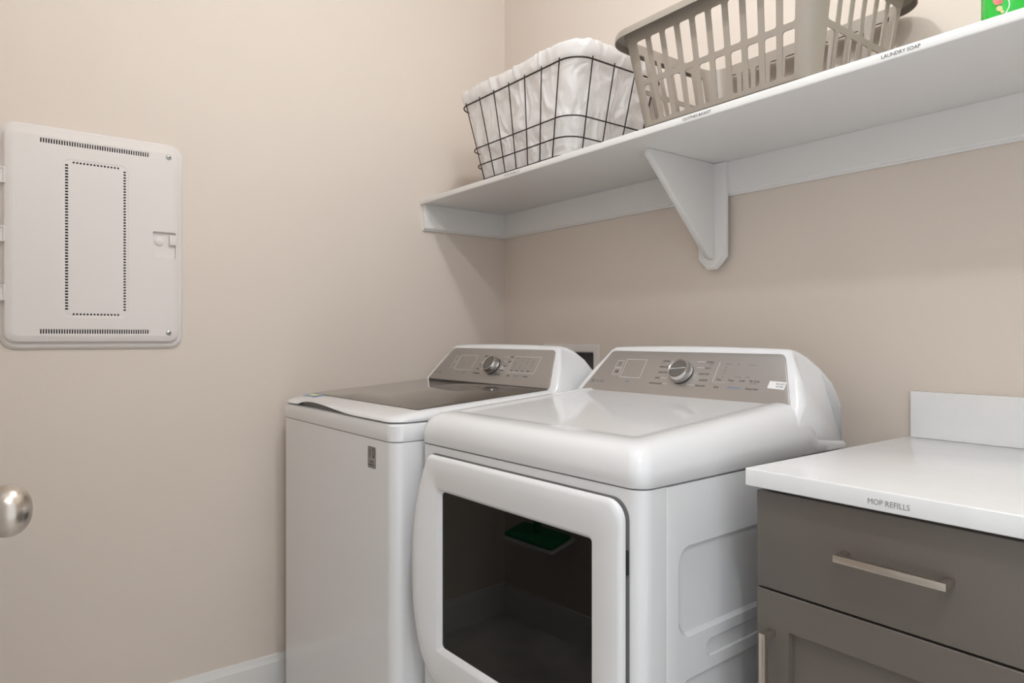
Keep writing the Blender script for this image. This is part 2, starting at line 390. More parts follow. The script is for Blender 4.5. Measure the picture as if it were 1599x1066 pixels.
# ------------------------------------------------------------------ appliances: shared console
PA, PB = Vector((0, 0.517, 0.992)), Vector((0, 0.592, 1.100))
TD = (PB - PA).normalized(); PL = (PB - PA).length; PN = Vector((0, -TD.z, TD.y))
def console(parent, Wd):
    cx = Wd / 2; k = Wd / 0.675
    prof = [(0.460, 0.910), (0.4835, 0.944), (0.517, 0.992), (0.5545, 1.046), (0.592, 1.100), (0.598, 1.1055), (0.607, 1.108), (0.624, 1.1055), (0.648, 1.094), (0.673, 1.069), (0.690, 1.033), (0.6985, 0.985), (0.7005, 0.935), (0.7005, 0.892)]
    cen = (0.60, 0.99)
    def hw(y, z):
        t = max(0.0, (z - 0.99) / 0.118)
        return k * (0.337 - 0.065 * t ** 1.4)
    loops = []
    sp = [(-1, 0.016, 0.0), (-1, 0.007, 0.003), (-1, 0.002, 0.009), (-1, 0, 0.018)]
    us = [('e', *a) for a in sp] + [('m', u) for u in (-0.75, -0.5, -0.25, 0, 0.25, 0.5, 0.75)] + [('e', 1, e, d) for _, e, d in sp[::-1]]
    for u in us:
        lp = []
        for y, z in prof:
            if u[0] == 'e':
                dy, dz = cen[0] - y, cen[1] - z; L = math.hypot(dy, dz)
                x = u[1] * (hw(y, z) - u[3]); yy = y + dy / L * u[2]; zz = z + dz / L * u[2]
            else:
                x = u[1] * (hw(y, z) - 0.018); yy, zz = y, z
                zz += 0.004 * (1 - u[1] ** 2) * max(0, min(1, (z - 1.07) / 0.03))
            lp.append((cx + x, yy, zz))
        loops.append(lp)
    c = MB().loft(loops).build('console_housing', M_ENAMEL, parent, ang=80)
    # silver trapezoid control panel with rounded corners and a rolled lower lip
    def trap(i, lift):
        b0, b1, t0, t1 = cx - 0.311 * k + i, cx + 0.311 * k - i, cx - 0.258 * k + i, cx + 0.258 * k - i
        y0, y1 = -0.006 + i, 0.1262 - i
        cor = [((b0, y0), 0.006), ((b1, y0), 0.012), ((t1, y1), 0.014), ((t0, y1), 0.010)]
        out = []
        for q in range(4):
            (p, r) = cor[q]; pr = Vector(cor[q - 1][0]); nx = Vector(cor[(q + 1) % 4][0]); p = Vector(p)
            a = p + (pr - p).normalized() * r; b_ = p + (nx - p).normalized() * r
            for j in range(7):
                w = j / 6; out.append(a * (1 - w) ** 2 + p * 2 * w * (1 - w) + b_ * w ** 2)
        return [PA + Vector((x, 0, 0)) + TD * t + PN * lift for x, t in out]
    pn = MB().loft([trap(0, -0.001), trap(0, 0.0022), trap(0.0008, 0.0030), trap(0.002, 0.0032)]).build('control_panel', M_SILVER, parent, ang=25)
    return pn
def panel_mat(x, t, lift=0.0034): 
    o = PA + Vector((x, 0, 0)) + TD * t + PN * lift
    return frame_mat(o, (1, 0, 0), TD)
def rect_lines(mb, x0, x1, t0, t1, w, sides='ltrb'):
    def bar(a, b_, c, d):
        M = panel_mat(0, 0)
        vs = [M @ Vector((x, t, z)) for z in (0, 0.0003) for x, t in ((a, c), (b_, c), (b_, d), (a, d))]
        mb.add(vs, [(0, 3, 2, 1), (4, 5, 6, 7), (0, 1, 5, 4), (1, 2, 6, 5), (2, 3, 7, 6), (3, 0, 4, 7)])
    if 'l' in sides: bar(x0, x0 + w, t0, t1)
    if 'r' in sides: bar(x1 - w, x1, t0, t1)
    if 't' in sides: bar(x0, x1, t1 - w, t1)
    if 'b' in sides: bar(x0, x1, t0, t0 + w)
def outl_part(name, parent, *a):
    mb = MB(); rect_lines(mb, *a); return mb.build(name, M_PRINTW, parent, smooth=False)
def dial(parent, x, t, line):
    o = PA + Vector((x, 0, 0)) + TD * t + PN * 0.0032
    d = MB().lathe([(0.0265, 0), (0.0265, 0.003), (0.031, 0.003), (0.0318, 0.006), (0.0305, 0.016), (0.0285, 0.0225), (0.0275, 0.0238), (0.0262, 0.0240), (0.0238, 0.0222)], o, PN, xdir=(1, 0, 0), seg=56)
    kn = d.build('control_dial', M_CHROME, parent, ang=30)
    MB().lathe([(0.031, 0.0), (0.031, 0.0028)], o, PN, xdir=(1, 0, 0)).build('dial_base', M_DARK, parent)
    MB().lathe([(0.0240, 0.0215), (0.0236, 0.0228), (0.0005, 0.0232)], o, PN, xdir=(1, 0, 0), seg=48).build('dial_face', M_DIALFACE, kn)
    if line:
        M = frame_mat(o + PN * 0.0233, (1, 0, 0), TD) @ Matrix.Rotation(math.radians(8), 4, 'Z')
        vs = [M @ Vector(p) for p in ((-0.0225, -0.0010, 0), (0.0, -0.0005, 0), (0.0225, -0.0010, 0), (0.0225, 0.0010, 0), (0, 0.0005, 0), (-0.0225, 0.0010, 0), (-0.0225, -0.0010, .0003), (0.0, -0.0005, .0003), (0.0225, -0.0010, .0003), (0.0225, 0.0010, .0003), (0, 0.0005, .0003), (-0.0225, 0.0010, .0003))]
        MB().add(vs, [(6, 7, 10, 11), (7, 8, 9, 10), (0, 1, 7, 6), (1, 2, 8, 7), (2, 3, 9, 8), (3, 4, 10, 9), (4, 5, 11, 10), (5, 0, 6, 11)]).build('pointer_line', M_PRINTW, kn, smooth=False)

def emblem(dark, light, x, t, r=0.0062):
    """round monogram badge: disc with curled letters"""
    M = panel_mat(x, t)
    n = 24
    vs = [M @ Vector((r * math.cos(2 * math.pi * i / n), r * math.sin(2 * math.pi * i / n), z)) for z in (0, 0.0003) for i in range(n)]
    dark.add(vs, [tuple(n + i for i in range(n))] + [(i, (i + 1) % n, n + (i + 1) % n, n + i) for i in range(n)])
    text_geo(light, 'GE', r * 1.1, panel_mat(x, t, 0.0038), sx=0.9)

# ------------------------------------------------------------------ dryer
DW, DD = 0.675, 0.70
dy = tag(empty('dryer', (0.785, -0.8336, 0), 2.0), 'white front-loading dryer with dark window door next to the cabinet', 'dryer')
SEAM = 0.887
def xy(z, loop): return [(x, y, z) for x, y in loop]
# front panel, wrapping the front corners, with the door opening left free
def fp(i): return rr(i, DW - i, 0.03 + i, SEAM - 0.001 - i, 0.004, 4)
MB().loft([xy(0.03, rr(0, DW, 0, 0.064, (0.028, 0.028, 0.001, 0.001), 7)), xy(SEAM - 0.002, rr(0, DW, 0, 0.064, (0.028, 0.028, 0.001, 0.001), 7))]).build('front_panel', M_ENAMEL, dy, ang=25)
body = MB().loft([xy(0.03, rr(0.0008, DW - 0.0008, 0.066, DD, 0.004, 3)), xy(SEAM - 0.003, rr(0.0008, DW - 0.0008, 0.066, DD, 0.004, 3))]).build('body', M_ENAMEL, None, ang=25)
def recess(y0, y1, z0, z1, r, dep, w):
    f_ = lambda x, i: [(x, a, c) for a, c in rr(y0 + i, y1 - i, z0 + i, z1 - i, max(0.002, r - i), 8)]
    e = DW - 0.0008
    return MB().loft([f_(e - dep, w), f_(e - dep * 0.85, w * 0.55), f_(e - 0.0006, w * 0.08), f_(e + 0.001, -0.001), f_(e + 0.01, -0.001)]).build('cutter', M_ENAMEL)
for a in ((0.097, 0.61, 0.617, 0.776, 0.032, 0.006, 0.014), (0.176, 0.53, 0.566, 0.598, 0.015, 0.003, 0.004), (0.097, 0.61, 0.385, 0.545, 0.032, 0.006, 0.014), (0.097, 0.61, 0.12, 0.33, 0.032, 0.006, 0.014)):
    cutr = recess(*a); bpy.context.view_layer.update(); boolean_cut(body, cutr)
body.parent = dy
def ztop(y):
    z = 0.957 + 0.075 * max(0.0, min(y, 0.55) - 0.03)
    if y > 0.55:
        t = min(1, (y - 0.55) / 0.03); t = t * t * (3 - 2 * t)
        z = z * (1 - t) + (0.944 - 0.21 * (y - 0.54)) * t
    return z
def top_loops(Wd, D, spec, r0, n=10, sub=40):
    out = []
    for inset, h, drop in spec:
        lp = []
        for x, y in rr(inset, Wd - inset, inset, D - inset, (max(r0 - inset * 0.25, 0.004), max(r0 - inset * 0.25, 0.004), 0.003, 0.003), n, sub):
            zt = ztop(y); lp.append((x, y, SEAM + (zt - SEAM) * h - drop))
        out.append(lp)
    return out
spec = [(0.0, 0.0, 0), (-0.003, 0.04, 0), (-0.003, 0.35, 0), (0.0, 0.56, 0), (0.006, 0.74, 0), (0.015, 0.88, 0), (0.027, 0.97, 0), (0.040, 1.0, 0), (0.062, 1.01, 0), (0.070, 1.0, 0.0015), (0.080, 1.0, 0.003)] + [(0.0925 + 0.0121 * k, 1.0, 0.003) for k in range(21)]
MB().loft(top_loops(DW, DD, spec, 0.032)).build('top_panel', M_ENAMEL, dy, ang=60)
for x in (0.05, DW - 0.05):
    for y in (0.06, DD - 0.06):
        MB().lathe([(0.018, 0.001), (0.018, 0.01), (0.008, 0.012), (0.008, 0.032)], (x, y, 0), (0, 0, 1), seg=16).build('foot', M_GREY, dy)
pn = console(dy, DW)
# control panel print
outl_part('display_outline', pn, 0.147, 0.216, 0.0408, 0.099, 0.0011)
outl_part('button_outline', pn, 0.1155, 0.139, 0.0708, 0.094, 0.0008); outl_part('button_outline', pn, 0.1155, 0.139, 0.047, 0.0702, 0.0008)
outl_part('option_line', pn, 0.438, 0.53, 0.0424, 0.0994, 0.0011, 'l'); outl_part('option_line', pn, 0.4392, 0.475, 0.0424, 0.0994, 0.0004, 'b')
for t, x0, x1 in ((0.0961, 0.296, 0.306), (0.0449, 0.284, 0.303), (0.0283, 0.298, 0.311), (0.097, 0.374, 0.398), (0.0801, 0.380, 0.401), (0.0293, 0.372, 0.392)): outl_part('cycle_tick', pn, x0, x1, t, t + 0.0012, 0.0012, 'b')
tx = MB(); tg = MB(); tb = MB()
em_l = MB(); em_d = MB()
emblem(em_d, em_l, 0.057, 0.0245)
em_d.build('emblem_disc', M_PRINTG, pn, smooth=False); em_l.build('emblem_letters', M_SILVER, pn, smooth=False)
text_geo(tg, 'Profile', 0.0115, panel_mat(0.068, 0.0245), 'LEFT')
for s, x, t, a in (('NORMAL', 0.292, 0.0961, 'RIGHT'), ('MIXED LOAD', 0.299, 0.0788, 'RIGHT'), ('DELICATES', 0.297, 0.0621, 'RIGHT'), ('JEANS', 0.281, 0.0449, 'RIGHT'), ('DOWNLOADED', 0.295, 0.0283, 'RIGHT'), ('TOWELS', 0.401, 0.097, 'LEFT'), ('BULKY', 0.404, 0.0801, 'LEFT'), ('QUICK DRY', 0.392, 0.0629, 'LEFT'), ('SANITIZE', 0.399, 0.0454, 'LEFT'), ('TIMED DRY', 0.394, 0.0293, 'LEFT')):
    text_geo(tx, s, 0.0068, panel_mat(x, t), a, sx=0.82)
text_geo(tg, 'cottons', 0.0048, panel_mat(0.279, 0.0895), 'RIGHT'); text_geo(tg, 'Sheets', 0.0048, panel_mat(0.411, 0.0905), 'LEFT')
for s, x, t in (('Time', 0.4534, 0.0496), ('Temp', 0.4857, 0.0496), ('Level', 0.5149, 0.0498), ('My Cycle', 0.5462, 0.050), ('eDry', 0.4536, 0.0292), ('Damp Alert', 0.5463, 0.0297)):
    text_geo(tx, s, 0.0078, panel_mat(x, t), 'CENTER', sx=0.85)
text_geo(tg, 'hold 3 sec', 0.0042, panel_mat(0.5462, 0.0435))
text_geo(tb, 'Wrinkle Care', 0.0072, panel_mat(0.5004, 0.0298), sx=0.85); text_geo(tb, 'WiFi', 0.0068, panel_mat(0.179, 0.0279))
for s, x, t in (('Normal', 0.4639, 0.0939), ('Hot', 0.4906, 0.094), ('More Dry', 0.526, 0.0936), ('60', 0.460, 0.085), ('50', 0.460, 0.076), ('40', 0.460, 0.067), ('30', 0.460, 0.0585), ('Less Dry', 0.500, 0.060), ('Damp', 0.527, 0.060)):
    text_geo(tg, s, 0.0052, panel_mat(x, t), sx=0.85)
# power and start symbols
for k in range(20):
    a0 = math.radians(110 + 320 * k / 20); a1 = math.radians(110 + 320 * (k + 1) / 20)
    M = panel_mat(0.1275, 0.082)
    tx.add([M @ Vector((q * math.cos(a), q * math.sin(a), 0.0002)) for q, a in ((0.0036, a0), (0.0044, a0), (0.0044, a1), (0.0036, a1))], [(0, 1, 2, 3)])
rect_lines(tx, 0.1271, 0.1279, 0.083, 0.088, 0.0008, 'l')
M = panel_mat(0.1275, 0.059)
tx.add([M @ Vector(p) for p in ((-0.005, -0.0038, .0002), (0.0005, 0, .0002), (-0.005, 0.0038, .0002))], [(0, 1, 2)])
rect_lines(tx, 0.129, 0.1303, 0.0555, 0.0625, 0.0013, 'l'); rect_lines(tx, 0.1315, 0.1328, 0.0555, 0.0625, 0.0013, 'l')
tx.build('panel_lettering', M_PRINT, pn, smooth=False); tg.build('panel_lettering', M_PRINTG, pn, smooth=False); tb.build('panel_lettering', M_PRINTB, pn, smooth=False)
dial(dy, 0.3425, 0.0626, True)
# paper tag taped to the panel
M = panel_mat(0.6028, 0.0432, 0.0036) @ Matrix.Rotation(math.radians(-2.5), 4, 'Z')
def sheet(M, w, h, th=0.0003):
    vs = [M @ Vector((x, y, z)) for z in (0, th) for x, y in ((-w, -h), (w, -h), (w, h), (-w, h))]
    return MB().add(vs, [(0, 3, 2, 1), (4, 5, 6, 7), (0, 1, 5, 4), (1, 2, 6, 5), (2, 3, 7, 6), (3, 0, 4, 7)])
pt = sheet(M, 0.0200, 0.0095).build('paper_tag', M_PAPER, dy, smooth=False); pt['label'] = 'small white paper tag taped on the control panel'
tp = MB(); Mt = M @ Matrix.Translation((0.0075, 0, 0.0005))
text_geo(tp, 'DO NOT', 0.0060, Mt @ Matrix.Translation((0, 0.0035, 0)), sx=0.85); text_geo(tp, 'ACTIVE', 0.0060, Mt @ Matrix.Translation((0, -0.0035, 0)), sx=0.85)
tp.build('tag_lettering', M_PRINT, pt, smooth=False)

# dryer door
def dout(i, y, bul=1.0):
    out = []
    for x, z in rr(0.048 + i, 0.648 - i, 0.352 + i, 0.867 - i, (0.05, 0.035, 0.035, 0.022), 7, 10):
        w = max(0.0, 1 - ((x - 0.048 - i) / 0.10)); s_ = max(0.0, 1 - abs((z - 0.61) / 0.235) ** 2.4)
        x2 = x - 0.019 * w * w * s_; y2 = y - (0.024 * w ** 1.5 * s_ * bul)
        out.append((x2, y2, z))
    return out
def dwin(i, y): return [(x, y, z) for x, z in rr(0.103 + i, 0.580 - i, 0.434 + i, 0.794 - i, 0.010, 7, 10)]
dd = MB().loft([dout(0.004, -0.0055, 0.3), dout(0.0, -0.008, 0.5), dout(0.0, -0.013), dout(0.003, -0.018), dout(0.009, -0.021), dout(0.03, -0.0215), dwin(-0.006, -0.0205), dwin(-0.002, -0.019), dwin(0.004, -0.010), dwin(0.006, -0.008), dwin(0.006, -0.002)], cap0=False, cap1=False).build('door', M_ENAMEL, dy, ang=50)
MB().loft([dwin(0.0055, -0.0085), dwin(0.0055, -0.0070)]).build('door_window', M_DGLASS, dd)
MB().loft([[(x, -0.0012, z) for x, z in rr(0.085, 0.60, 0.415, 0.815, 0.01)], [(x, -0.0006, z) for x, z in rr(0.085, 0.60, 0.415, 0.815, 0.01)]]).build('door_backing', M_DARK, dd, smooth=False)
ring = MB().lathe([(0.165, -0.0014), (0.190, -0.0014), (0.190, -0.0034), (0.178, -0.0060), (0.165, -0.0034)], (0.352, 0, 0.60), (0, 1, 0), seg=64)
ring.build('drum_ring', M_PLAST, dd)
MB().loft([dout(-0.0018, -0.0003, 0), dout(-0.0018, -0.0009, 0), dout(0.007, -0.0010, 0), dout(0.007, -0.0056, 0.1)]).build('door_gap_shade', M_GREY, dd)  # flat grey strip around the door, painted in as the gap's shade
for z in (0.765, 0.455):
    MB().box(0.6440, 0.6490, -0.0075, -0.0005, z - 0.020, z + 0.020).build('hinge', M_DARK, dd, bevel=0.001)

# ------------------------------------------------------------------ washer
WW, WD_ = 0.700, 0.70
wa = tag(empty('washing_machine', (0.075, -0.918, 0), 1.5), 'white top-loading washing machine with smoked glass lid against the left wall', 'washer')
outl = lambda z, i=0: xy(z, rr(i, WW - i, i, WD_ - i, (0.026, 0.030, 0.006, 0.006), 7))
MB().loft([outl(0.03), outl(SEAM - 0.0005)]).build('body', M_ENAMEL, wa, ang=30)
MB().loft([outl(SEAM + 0.0012), outl(SEAM + 0.003, -0.001), outl(0.925, -0.001), outl(0.929, 0.001), outl(0.9305, 0.004)]).build('top_deck', M_ENAMEL, wa, ang=30)
MB().loft([outl(SEAM - 0.001, 0.004), outl(SEAM + 0.002, 0.004)]).build('deck_gasket', M_GREY, wa)
for x in (0.05, WW - 0.05):
    for y in (0.06, WD_ - 0.06):
        MB().lathe([(0.018, 0.001), (0.018, 0.01), (0.008, 0.012), (0.008, 0.032)], (x, y, 0), (0, 0, 1), seg=16).build('foot', M_GREY, wa)
def lidz(y): return 0.955 + 0.068 * max(0, min(y, 0.52) - 0.06)
def scoop(x, y):
    if y > 0.06: return 0
    t = (x - 0.115) / 0.36
    if t <= 0 or t >= 1: return 0
    return 0.017 * (math.sin(math.pi * min(1, t ** 0.62)) ** 1.3)
def lidloop(i, h, D=0.515):
    lp = []
    for x, y in rr(i - 0.001, WW + 0.001 - i, i - 0.001, D, (0.04, 0.04, 0.004, 0.004), 7, 16):
        zt = lidz(y) - 0.010 * max(0, 1 - y / 0.10) ** 2; zb = 0.9325 + scoop(x, y) * (1 if h < 0.9 else 0)
        lp.append((x, y, zb + (zt - zb) * h))
    return lp
MB().loft([lidloop(0.012, 0.0), lidloop(0.003, 0.02), lidloop(0.0, 0.15), lidloop(0.001, 0.45), lidloop(0.006, 0.72), lidloop(0.014, 0.89), lidloop(0.026, 0.98), lidloop(0.05, 1.0), lidloop(0.08, 1.0)]).build('lid', M_ENAMEL, wa, ang=60)
gl = lambda dz, i: [(x, y, lidz(y) + dz) for x, y in rr(0.020 + i, 0.668 - i, 0.085 + i, 0.512, (0.012, 0.012, 0.002, 0.002), 5, 8)]
MB().loft([gl(-0.004, 0), gl(0.0012, 0), gl(0.0018, 0.0012)]).build('lid_glass', M_LID, wa, ang=30)
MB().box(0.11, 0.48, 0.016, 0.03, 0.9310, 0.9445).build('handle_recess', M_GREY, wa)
pw = console(wa, WW)
outl_part('display_outline', pw, 0.156, 0.2535, 0.0378, 0.096, 0.0011)
outl_part('button_outline', pw, 0.128, 0.150, 0.0684, 0.0915, 0.0006); outl_part('button_outline', pw, 0.128, 0.150, 0.044, 0.0678, 0.0006)
outl_part('option_outline', pw, 0.447, 0.575, 0.0393, 0.0985, 0.0011)
for t, x0, x1 in ((0.095, 0.400, 0.424), (0.078, 0.406, 0.424), (0.028, 0.316, 0.328), (0.045, 0.300, 0.318)): outl_part('cycle_tick', pw, x0, x1, t, t + 0.001, 0.001, 'b')
tx = MB(); tg = MB(); tb = MB(); em_l = MB(); em_d = MB()
emblem(em_d, em_l, 0.053, 0.0225, 0.0058)
em_d.build('emblem_disc', M_PRINTG, pw, smooth=False); em_l.build('emblem_letters', M_SILVER, pw, smooth=False)
text_geo(tg, 'Profile', 0.0105, panel_mat(0.064, 0.0225), 'LEFT')
for s, x, t, a in (('NORMAL', 0.312, 0.095, 'RIGHT'), ('WHITES', 0.310, 0.078, 'RIGHT'), ('COLORS', 0.306, 0.061, 'RIGHT'), ('JEANS', 0.297, 0.045, 'RIGHT'), ('DOWNLOADED', 0.312, 0.028, 'RIGHT'), ('TOWELS', 0.427, 0.095, 'LEFT'), ('BULKY', 0.427, 0.078, 'LEFT'), ('QUICK', 0.414, 0.061, 'LEFT'), ('DELICATES', 0.402, 0.045, 'LEFT'), ('DRAIN/SPIN', 0.392, 0.028, 'LEFT')):
    text_geo(tx, s, 0.0064, panel_mat(x, t), a, sx=0.8)
for s, x, t in (('Soil', 0.465, 0.047), ('Temp', 0.491, 0.047), ('Spin', 0.517, 0.047), ('Rinse', 0.545, 0.047), ('Delay', 0.462, 0.028), ('My Cycle', 0.545, 0.028)):
    text_geo(tx, s, 0.0066, panel_mat(x, t), sx=0.85)
for i in range(5):
    for j, s in enumerate(('Light', 'Cold', 'Low', 'More')):
        if (i + j) % 4 != 3: text_geo(tg, s, 0.0044, panel_mat(0.468 + 0.027 * j, 0.057 + 0.0085 * i), sx=0.8)
text_geo(tg, 'WiFi', 0.006, panel_mat(0.182, 0.026)); text_geo(tg, 'Dispense', 0.006, panel_mat(0.222, 0.026)); text_geo(tb, 'Deep Fill', 0.0066, panel_mat(0.500, 0.028), sx=0.85)
tx.build('panel_lettering', M_PRINT, pw, smooth=False); tg.build('panel_lettering', M_PRINTG, pw, smooth=False); tb.build('panel_lettering', M_PRINTB, pw, smooth=False)
dial(wa, 0.362, 0.058, False)
# warranty badge on the front, energy sticker on the lid
bd = MB().loft([xz(-0.0001, rr(0.574, 0.614, 0.815, 0.867, 0.004)), xz(-0.0008, rr(0.574, 0.614, 0.815, 0.867, 0.004))]).build('warranty_badge', M_BADGE, wa, ang=30)
bd['label'] = 'grey badge printed with the number 10'
bt = MB(); Mb = lambda x, z, d=0.0010: frame_mat((x, -d, z), (1, 0, 0), (0, 0, 1))
text_geo(bt, '10', 0.034, Mb(0.594, 0.8505), sx=0.95)
text_geo(bt, 'YEAR', 0.0075, Mb(0.594, 0.830)); text_geo(bt, 'WARRANTY', 0.0055, Mb(0.594, 0.8225))
for x0, x1, z0, z1 in ((0.5755, 0.6125, 0.8652, 0.8662), (0.5755, 0.6125, 0.8158, 0.8168), (0.5748, 0.5758, 0.8165, 0.8655), (0.6122, 0.6132, 0.8165, 0.8655)): bt.box(x0, x1, -0.0011, -0.0008, z0, z1)
bt.build('badge_lettering', M_PRINT, bd, smooth=False)
def lid_sheet(x0, x1, y0, y1, lift):
    vs = [(x, y, lidz(y) - 0.010 * max(0, 1 - y / 0.10) ** 2 + lift + dz) for dz in (0, 0.0003) for x, y in ((x0, y0), (x1, y0), (x1, y1), (x0, y1))]
    return MB().add(vs, [(0, 3, 2, 1), (4, 5, 6, 7), (0, 1, 5, 4), (1, 2, 6, 5), (2, 3, 7, 6), (3, 0, 4, 7)])
st = lid_sheet(0.036, 0.120, 0.050, 0.084, 0.0012).build('energy_sticker', M_BLUE, wa, smooth=False); st['label'] = 'small blue bordered sticker on the lid'
lid_sheet(0.052, 0.104, 0.056, 0.079, 0.0016).build('sticker_print', M_YEL, st, smooth=False)

# ------------------------------------------------------------------ base cabinet and worktop
YC = -0.603
def cabinet(X0, X1, label):
    ca = tag(empty('base_cabinet', ((X0 + X1) / 2, -0.30, 0)), label, 'cabinet', 'base cabinets under the worktop')
    part(MB().box(X0, X1, -0.582, -0.002, 0.10, 0.8795), 'cabinet_body', M_CAB, ca, bevel=0.001)
    part(MB().box(X0 + 0.002, X1 - 0.002, -0.52, -0.02, 0.001, 0.0995), 'toe_kick', M_CAB, ca)
    dw = part(MB().box(X0 + 0.0005, X1 - 0.002, YC, -0.5828, 0.7135, 0.8755), 'drawer', M_CAB, ca, bevel=0.0012)
    ZD0, ZD1, ST = 0.105, 0.7095, 0.059          # five-piece shaker door
    cd = part(MB().loft([xz(-0.5828, rr(X0 + .0005, X1 - .002, ZD0, ZD1, 0.001, 1)), xz(YC + 0.001, rr(X0 + .0005, X1 - .002, ZD0, ZD1, 0.001, 1)), xz(YC, rr(X0 + .0015, X1 - .003, ZD0 + .001, ZD1 - .001, 0.001, 1)), xz(YC, rr(X0 + ST, X1 - ST, ZD0 + ST, ZD1 - ST, 0.001, 1)), xz(YC + 0.0105, rr(X0 + ST + .0015, X1 - ST - .0015, ZD0 + ST + .0015, ZD1 - ST - .0015, 0.001, 1))]), 'cabinet_door', M_CAB, ca, ang=20)
    h, y0 = 0.0055, YC - 0.032                    # square-section bar pulls with two posts
    a, b_, z = X0 + 0.149, X0 + 0.303, 0.802
    mb = MB().box(a, b_, y0, y0 + 0.010, z - h, z + h)
    for x in (a, b_ - 0.011): mb.box(x, x + 0.011, y0 + 0.0095, YC - 0.0003, z - h, z + h)
    mb.build('handle', M_NICKEL, dw, bevel=0.0010)
    x, a, b_ = X0 + 0.030, 0.488, 0.647
    mb = MB().box(x - h, x + h, y0, y0 + 0.010, a, b_)
    for z in (a, b_ - 0.011): mb.box(x - h, x + h, y0 + 0.0095, YC - 0.0003, z, z + 0.011)
    mb.build('handle', M_NICKEL, cd, bevel=0.0010)
cabinet(1.533, 1.990, 'dark taupe base cabinet with one drawer beside the dryer')
cabinet(1.992, 2.450, 'dark taupe base cabinet beside the right end wall')
ct = tag(empty('worktop', (1.76, -0.31, 0.884)), 'white quartz worktop with a short upstand over the taupe cabinet', 'worktop')
part(MB().box(1.525, 2.4545, -0.625, -0.0005, 0.8842, 0.914), 'worktop_slab', M_QUARTZ, ct, bevel=0.0025, seg=3)
part(MB().box(1.537, 2.4545, -0.0205, -0.0005, 0.9142, 1.0155), 'backsplash', M_QUARTZ, ct, bevel=0.0012)
mb = MB(); t = MB(); text_geo(t, 'MOP REFILLS', 0.0115, Matrix.Identity(4)); ww = max(p[0] for p in t.v) - min(p[0] for p in t.v)
text_geo(mb, 'MOP REFILLS', 0.0115, frame_mat((1.7585, -0.6253, 0.8965), (1, 0, 0), (0, 0, 1)), sx=0.0575 / ww)
part(mb, 'label_lettering', M_PRINTG, ct, smooth=False)

# ------------------------------------------------------------------ wire basket and bag liner
ZS = 1.640
wb = tag(empty('wire_basket', (0.575, -0.215, ZS)), 'dark bronze wire basket on the shelf near the corner', 'basket')
def wdim(z):                       # inner outline of the wire basket at height z above the shelf
    t = z / 0.250
    return 0.352 - 0.067 * t, 0.796 + 0.070 * t, -0.380 - 0.030 * t, -0.055 + 0.018 * t, 0.055 + 0.006 * t
def wloop(z, off=0.0, n=8, sub=1):
    x0, x1, y0, y1, r = wdim(z)
    return [(x, y, ZS + z) for x, y in rr(x0 - off, x1 + off, y0 - off, y1 + off, r + off, n, sub)]
for z in (0.0035, 0.052, 0.106, 0.250):
    part(MB().tube(wloop(z), 0.0021 if z < 0.2 else 0.0024, closed=True), 'wire_ring', M_WIRE, wb)
def upright(px, side):
    pts = []
    for q in range(6):
        z = 0.0035 + (0.256 - 0.0035) * q / 5
        x0, x1, y0, y1, r = wdim(z)
        if side in 'fb':
            x = (x0 + r) + (x1 - x0 - 2 * r) * px; pts.append((x, y0 - 0.003 if side == 'f' else y1 + 0.003, ZS + z))
        else:
            y = (y0 + r) + (y1 - y0 - 2 * r) * px; pts.append((x0 - 0.003 if side == 'l' else x1 + 0.003, y, ZS + z))
    part(MB().tube(pts, 0.0019, sides=6), 'upright_wire', M_WIRE, wb)
for k in range(7): upright(k / 6, 'f'); upright(k / 6, 'b')
for k in range(4): upright(k / 3, 'l'); upright(k / 3, 'r')
for k in range(1, 6):
    x0, x1, y0, y1, r = wdim(0.0035); x = x0 + (x1 - x0) * k / 6
    part(MB().tube([(x, y0, ZS + 0.0030), (x, y1, ZS + 0.0030)], 0.0018, sides=6), 'bottom_wire', M_WIRE, wb)

lb = empty('bag_liner', (0.575, -0.215, ZS + 0.006))
tag(lb, 'crinkled white plastic bag lining the wire basket', 'bag')
def lloop(z, off, n=20, sub=110, inside=False):
    x0, x1, y0, y1, r = wdim(min(z, 0.30)); out = []
    for x, y in rr(x0 - off, x1 + off, y0 - off, y1 + off, max(0.01, r + off), n, sub):
        cx, cy = 0.575, -0.217
        p = Vector((x * 9, y * 9, z * 7))
        q = p + Vector((noise.noise(p * 1.5), noise.noise(p * 1.5 + Vector((5, 2, 1))), noise.noise(p * 1.5 + Vector((1, 7, 3))))) * 0.6
        r1 = 1 - abs(noise.noise(q * 0.9 + Vector((2, 4, 1)))) * 2
        r2 = 1 - abs(noise.noise(Vector((q.x * 2.6, q.y * 2.6, q.z * 0.9)))) * 2
        r3 = 1 - abs(noise.noise(q * 3.3 + Vector((9, 1, 1)))) * 2
        w = 0.0100 * (r1 - 0.75) + 0.0075 * (r2 - 0.75) + 0.0035 * (r3 - 0.75)
        dx, dy = x - cx, y - cy; L = math.hypot(dx, dy)
        w = min(w, 0.0030) if z < 0.25 else w * 0.9
        k = -0.006 + w
        out.append((x + dx / L * k, y + dy / L * k, ZS + z + (noise.noise(p * 1.3) * 0.004 if z > 0.27 else 0)))
    return out
zs = [0.007 + 0.245 * i / 60 for i in range(61)]
L = [lloop(0.007, -0.03)] + [lloop(z, -0.004) for z in zs] + [lloop(0.258, 0.003), lloop(0.268, 0.005), lloop(0.280, 0.006), lloop(0.291, 0.005), lloop(0.299, 0.001), lloop(0.303, -0.007), lloop(0.300, -0.016), lloop(0.285, -0.022), lloop(0.25, -0.026), lloop(0.15, -0.03), lloop(0.02, -0.035)]
part(MB().loft(L), 'liner_film', M_BAG, lb, ang=180)

